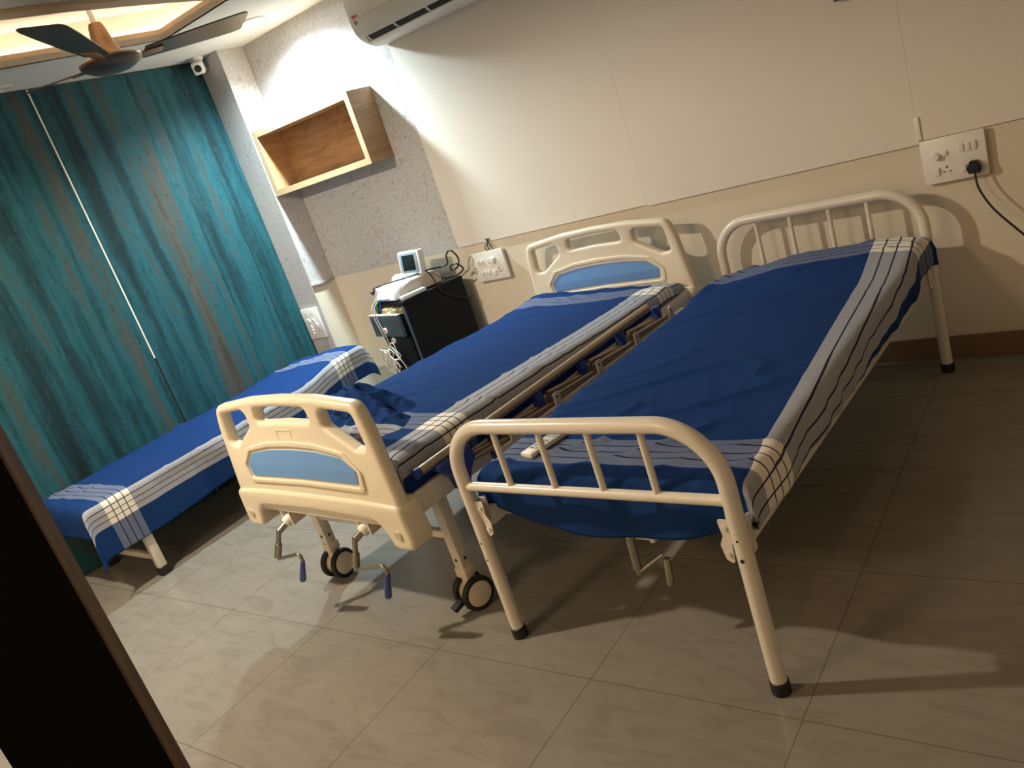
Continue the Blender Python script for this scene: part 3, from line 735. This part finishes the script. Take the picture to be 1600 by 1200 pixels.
# crumpled cloth near the foot of the bed
def bundle():
    bm = bmesh.new(); uvl = bm.loops.layers.uv.new('UVMap'); N = 90; V = {}; UV = {}
    for j in range(N+1):
        for i in range(N+1):
            u, v = i/N*2-1, j/N*2-1
            rr = math.sqrt(u*u+v*v); k = max(abs(u), abs(v))/rr if rr > 1e-6 else 1
            a, b_ = u*k*.97, v*k*.97    # square to disc
            ang = math.atan2(b_, a); rad = math.hypot(a, b_)
            lim = 1+.16*noise.noise(Vector((math.cos(ang)*1.7, math.sin(ang)*1.7, 4)))
            x = a*lim*.36; y = b_*lim*.225
            e = max(0, 1-rad**2.2)
            hgt = .070*e+.062*e*math.exp(-((x-.03)/.12)**2-((y-.06)/.11)**2)+.022*e*math.exp(-((x+.22)/.12)**2)
            nz = 1-abs(noise.noise(Vector((x*7+y*5, y*11-x*3, 2.2)))); nz2 = 1-abs(noise.noise(Vector((x*17, y*14+x*8, 6.2))))
            hgt += e**.5*(.085*(nz-.74)+.030*(nz2-.72))
            sx_ = .02*noise.noise(Vector((x*9, y*9, 1)))*e; sy_ = .02*noise.noise(Vector((x*9, y*9, 8)))*e
            V[i, j] = bm.verts.new((x+sx_, y+sy_, max(.002, hgt+.004))); UV[i, j] = (-x*1.0+y*1.5+.40+.10*nz, x*1.3+y*.5+.42)
    for j in range(N):
        for i in range(N):
            q = ((i, j), (i+1, j), (i+1, j+1), (i, j+1)); f = bm.faces.new([V[k] for k in q])
            for lp, k in zip(f.loops, q): lp[uvl].uv = UV[k]
    bmesh.ops.recalc_face_normals(bm, faces=bm.faces)
    me = bpy.data.meshes.new('crumpled_cloth'); bm.to_mesh(me); bm.free(); me.materials.append(M['plaid']); me.shade_smooth()
    o = bpy.data.objects.new('crumpled_cloth', me); C.objects.link(o); o.location = loc_w(OB, PB, -.11, .36, .640); o.rotation_euler = (0, 0, PB-.25)
    sd = o.modifiers.new('thickness', 'SOLIDIFY'); sd.thickness = .004
    tag(o, 'crumpled dark navy cloth heaped behind the cream footboard', 'cloth')
bundle()

# ================================================================== BED C: low couch beside the blinds
C_ = thing('treatment_couch', 'low treatment couch on square white legs along the teal blinds', 'bed', (.36, -2.25, 0), 0, 'beds')
fr = MB()
for sx in (-1, 1): fr.box(sx*.285-.018, sx*.285+.018, .03, 1.80, .36, .40, .003)
for yy in (.05, .6, 1.2, 1.77): fr.box(-.285, .285, yy-.018, yy+.018, .36, .40, .003)
fr.build('frame', M['white_paint'], C_)
MB().box(-.298, .298, .012, 1.83, .402, .455, .01).build('padded_top', M['deck'], C_)
for sx in (-1, 1):
    for yy in (.20, 1.62):
        lg = MB().box(sx*.285-.021, sx*.285+.021, yy-.021, yy+.021, .03, .36, .003).build('leg', M['white_paint'], C_)
        MB().box(sx*.285-.026, sx*.285+.026, yy-.026, yy+.026, 0, .045, .004).build('rubber_foot', M['black'], lg)
for yy in (.20, 1.62): MB().box(-.265, .265, yy-.012, yy+.012, .085, .115, .003).build('cross_bar', M['white_paint'], C_)
def zC(x, y): return .488+.045*sstep(1.35, 1.72, y)*sstep(-.3, .25, x)+.012*sstep(1.3, 1.6, y)
make_sheet('bed_sheet', 'navy sheet with striped border hanging over the low couch by the teal blinds', (.36, -2.265, 0), 0, .312, 1.875, zC,
    lambda y: .10, lambda y: .225-.03*sstep(.3, .9, y)-.03*sstep(1.2, 1.6, y), lambda x: .112, lambda x: .10, -.312+.008, -.085, skew=.0, r=.035, wr=1.5, flap=.28, seed=12.0, vs_=1.107, us_=1.45)

# ================================================================== trolley with device
TA = math.radians(-15); TO = (.951, -.415)
T_ = thing('trolley', 'black trolley with a slate blue drawer standing against the back wall', 'trolley', (*TO, 0), TA)
MB().box(-.005, .352, 0, .43, .758, .782, .002).build('top', M['trolley'], T_)
MB().box(.328, .350, .004, .426, .06, .757, .002).build('side_panel', M['trolley'], T_)
MB().box(0, .020, .004, .426, .06, .757, .002).build('side_panel', M['slate'], T_)
MB().box(.020, .328, .410, .426, .06, .757).build('back_panel', M['trolley'], T_)
MB().box(.020, .328, .02, .41, .06, .078).build('bottom_shelf', M['trolley'], T_)
MB().box(.326, .352, -.001, .004, .06, .757, .001).build('edge_strip', M['slate'], T_)
dr = MB().box(-.015, .325, -.045, -.025, .592, .722, .002).build('drawer', M['slate'], T_)
d2 = MB(); d2.box(.03, .318, -.025, .36, .60, .61); d2.box(.03, .038, -.025, .36, .60, .70); d2.box(.31, .318, -.025, .36, .60, .70); d2.build('drawer_box', M['trolley'], dr)
MB().box(-.016, .326, -.047, -.024, .720, .726, .001).build('drawer_trim', M['cable_white'], dr)
for z, par in ((.632, dr), (.56, T_)):
    kb = MB(); kb.mat(M['plate']); kb.lathe([(0, .012), (.016, .011), (.019, .006), (.019, 0), (0, 0)], (.135, -.045 if par is dr else -.018, z), (0, -1, 0), 20)
    kb.mat(M['red']); kb.lathe([(0, .0135), (.007, .0130), (.007, .011), (0, .011)], (.135, -.045 if par is dr else -.018, z), (0, -1, 0), 14); kb.build('knob', None, par)
MB().box(.021, .327, -.018, -.004, .33, .584, .002).build('lower_front', M['trolley'], T_)
for x in (.03, .32):
    for yy in (.04, .39):
        cc = MB(); cc.cyl((x, yy, .03), (x, yy, .06), .01, seg=10); cc.cyl((x-.012, yy, .025), (x+.012, yy, .025), .025, seg=20); cc.build('caster', M['black'], T_)
def lump(name, c, sz, m, label, cat, seed, rz=0):
    bm = bmesh.new(); bmesh.ops.create_icosphere(bm, subdivisions=4, radius=1)
    for v in bm.verts:
        d = v.co.normalized(); k = 1+.22*noise.noise(d*2.2+Vector((seed, 0, 0)))+.12*noise.noise(d*6+Vector((0, seed, 0)))
        v.co = Vector((d.x*sz[0], d.y*sz[1], max(-.6, d.z)*sz[2]))*k
    me = bpy.data.meshes.new(name); bm.to_mesh(me); bm.free(); me.materials.append(m); me.shade_smooth()
    o = bpy.data.objects.new(name, me); C.objects.link(o); o.location = c; o.rotation_euler = (0, 0, rz); return tag(o, label, cat)
lump('folded_towel', loc_w(TO, TA, .17, .045, .722), (.14, .07, .040), M['towel'], 'multicoloured printed cloth stuffed in the open trolley drawer', 'towel', 3.1, TA)
# device
D_ = thing('therapy_device', 'white electrotherapy device with an upright screen on top of the black trolley', 'medical device', loc_w(TO, TA, 0, 0, .782), TA)
MB().prism([(.0, .012), (.02, .008), (.33, .008), (.335, .055), (.30, .085), (.12, .085), (.05, .075), (.012, .050)], 'x', .03, .285, .006).build('housing', M['device'], D_)
MB().prism([(.035, .008), (.33, .008), (.335, .053), (.30, .082), (.13, .082), (.075, .070), (.045, .045)], 'x', .284, .292, .002).build('side_plate', M['device_side'], D_)
fb = MB()
for x in (.05, .26):
    for yy in (.03, .30): fb.cyl((x, yy, 0), (x, yy, .012), .012, seg=12)
fb.build('foot', M['black'], D_)
MB().box(.06, .22, -.0015, .004, .020, .0225).build('front_slot', M['dark'], D_)
sm = Matrix.Translation((.215, .20, .085)) @ Matrix.Rotation(-.16, 4, 'X') @ Matrix.Rotation(.25, 4, 'Z')
MB().box(-.085, .085, -.010, .040, .012, .150, .010, sm).build('screen_housing', M['device'], D_)
MB().box(-.072, .072, -.0125, -.008, .024, .139, .003, sm).build('bezel', M['screen_frame'], D_)
MB().box(-.050, .050, -.0140, -.011, .038, .127, .001, sm).build('display', M['screen'], D_)
MB().lathe([(0, -.06), (.028, -.06), (.034, -.04), (.034, .05), (.028, .06), (0, .06)], (.11, .175, .082), (1, 0, 0), 20).build('hinge', M['device'], D_)
MB().lathe([(0, .03), (.02, .026), (.024, .010), (.024, 0), (0, 0)], (.045, .03, .058), (-.3, -.6, .7), 18).build('probe_holder', M['device'], D_)
# clear packet beside device
pk = MB(); pk.box(-.022, .022, -.085, .085, 0, .026, .010)
pk = pk.build('packet', M['packet']); pk.location = loc_w(TO, TA, .325, .10, .783); pk.rotation_euler = (0, 0, TA); tag(pk, 'clear plastic packet lying beside the white device on the trolley', 'packet')
# cords
def tw(x, y, z): return loc_w(TO, TA, x, y, z)
bc = MB().tube(smooth_path([tw(.05, .0, .862), tw(.07, .03, .874), tw(.15, .09, .878), tw(.24, .16, .880), tw(.30, .27, .880), tw(.32, .33, .872), tw(.36, .36, .88), tw(.38, .36, .93), tw(.42, .37, .95), tw(.44, .39, .90), tw(.40, .40, .85), tw(.36, .38, .83), tw(.38, .36, .86), tw(.43, .37, .87), tw(.44, .40, .83), tw(.38, .39, .800), tw(.33, .33, .80)], 10), .0050, 8)
bc.lathe([(0, .03), (.008, .03), (.014, .02), (.016, 0), (0, 0)], tw(.045, -.005, .845), (.4, .5, .4), 14)
tag(bc.build('power_cord', M['black_cord']), 'black cord lying over the top of the white device and looped behind it', 'power cord')
bc = MB(); bc.tube(smooth_path([tw(.30, .25, .874), tw(.330, .25, .845), tw(.358, .25, .785), tw(.358, .27, .74), tw(.360, .33, .69), tw(.362, .40, .655), tw(.352, .44, .64)], 8), .0045, 8)
tag(bc.build('power_cord', M['black_cord']), 'black cord running down the right side panel of the trolley', 'power cord')
random.seed(11)
for lab, x, sw in (('white electrode lead hanging down the drawer front, left of the pair', .085, 1), ('white electrode lead hanging down the drawer front, right of the pair', .115, -1)):
    p = [(x, .004, .81), (x-.005, -.02, .80), (x-.012, -.055, .765), (x, -.062, .70), (x+.02, -.062, .63), (x+.03, -.062, .56), (x+.05, -.055, .50)]
    for k in range(22):
        a = k*1.0*sw; rr = .035+.05*random.random()
        p.append((x+.055+rr*math.cos(a)+(-.05 if k % 9 < 4 else .02), -.065-.03*random.random(), .42+.10*random.random()+rr*.8*math.sin(a)-(.05 if k > 16 else 0)))
    tag(MB().tube(smooth_path([tw(*q) for q in p], 7), .0030, 6).build('electrode_lead', M['cable_white']), lab, 'cable', 'electrode leads')
for col, x, lab in (((.02, .30, .08), .10, 'green'), ((.03, .08, .40), .14, 'blue')):
    tag(MB().tube(smooth_path([tw(x+.05, .02, .80), tw(x+.04, -.008, .803), tw(x, -.018, .805), tw(x-.015, -.02, .78), tw(x-.012, -.03, .745)]), .0035, 6).build('electrode_lead', plain(lab+' lead', col, .5)), 'short %s lead looping out under the front of the white device' % lab, 'cable', 'electrode leads')

# ------------------------------------------------------------------ door leaf close to the camera on the left
dd = Vector((-.6, -.8, 0)); nn = Vector((.8, -.6, 0)); e0 = Vector((3.515, -3.283, 0))
def dv(a, b_): p = e0+dd*a+nn*b_; return (p.x, p.y)
door = struct(MB().prism([dv(.003, 0), dv(.168, 0), dv(.168, -.04), dv(.003, -.04)], 'z', .008, 2.1).build('door_1', M['door'], smooth=0))
de = MB().prism([dv(0, .0003), dv(.003, .0003), dv(.003, -.0403), dv(0, -.0403)], 'z', .008, 2.1).build('door_edge', M['door_edge'], door, 0)

# ------------------------------------------------------------------ lights
def spot(x, y, e, col, ang=2.6, blend=.6, rad=.05, z=ZC-.02, tilt=(0, 0, 0)):
    d = bpy.data.lights.new('spot', 'SPOT'); d.energy = e; d.color = col; d.spot_size = ang; d.spot_blend = blend; d.shadow_soft_size = rad
    o = bpy.data.objects.new('lamp_light', d); C.objects.link(o); o.location = (x, y, z); o.rotation_euler = tilt; return o
spot(.765, -.33, 390, (.78, .96, 1.0), 2.65, 1.0)
spot(1.39, -2.92, 265, (1.0, .84, .63), 2.95, .3)
spot(2.3, -4.6, 150, (1.0, .66, .38), 3.0, .3, .30)  # added fill from the front, softens shadows on the right wall
spot(4.15, -1.75, 7, (1, .50, .22), 2.7, .8, .08)
w = bpy.data.worlds.new('World'); bpy.context.scene.world = w; w.use_nodes = True
w.node_tree.nodes['Background'].inputs[0].default_value = (.02, .02, .022, 1)

# ------------------------------------------------------------------ camera
cd = bpy.data.cameras.new('Camera'); co = bpy.data.objects.new('Camera', cd); C.objects.link(co)
cd.sensor_width = 36; cd.lens = 1266.2*36/1600; cd.clip_start = .02
rot = Matrix.Rotation(.7206, 3, 'Z') @ Matrix.Rotation(1.275, 3, 'X') @ Matrix.Rotation(-.329, 3, 'Z')
co.matrix_world = Matrix.Translation((4.584, -3.6009, 1.4966)) @ rot.to_4x4()
sc = bpy.context.scene; sc.camera = co
vs = sc.view_settings; vs.view_transform = 'Standard'; vs.look = 'None'; vs.gamma = 1; vs.exposure = 0
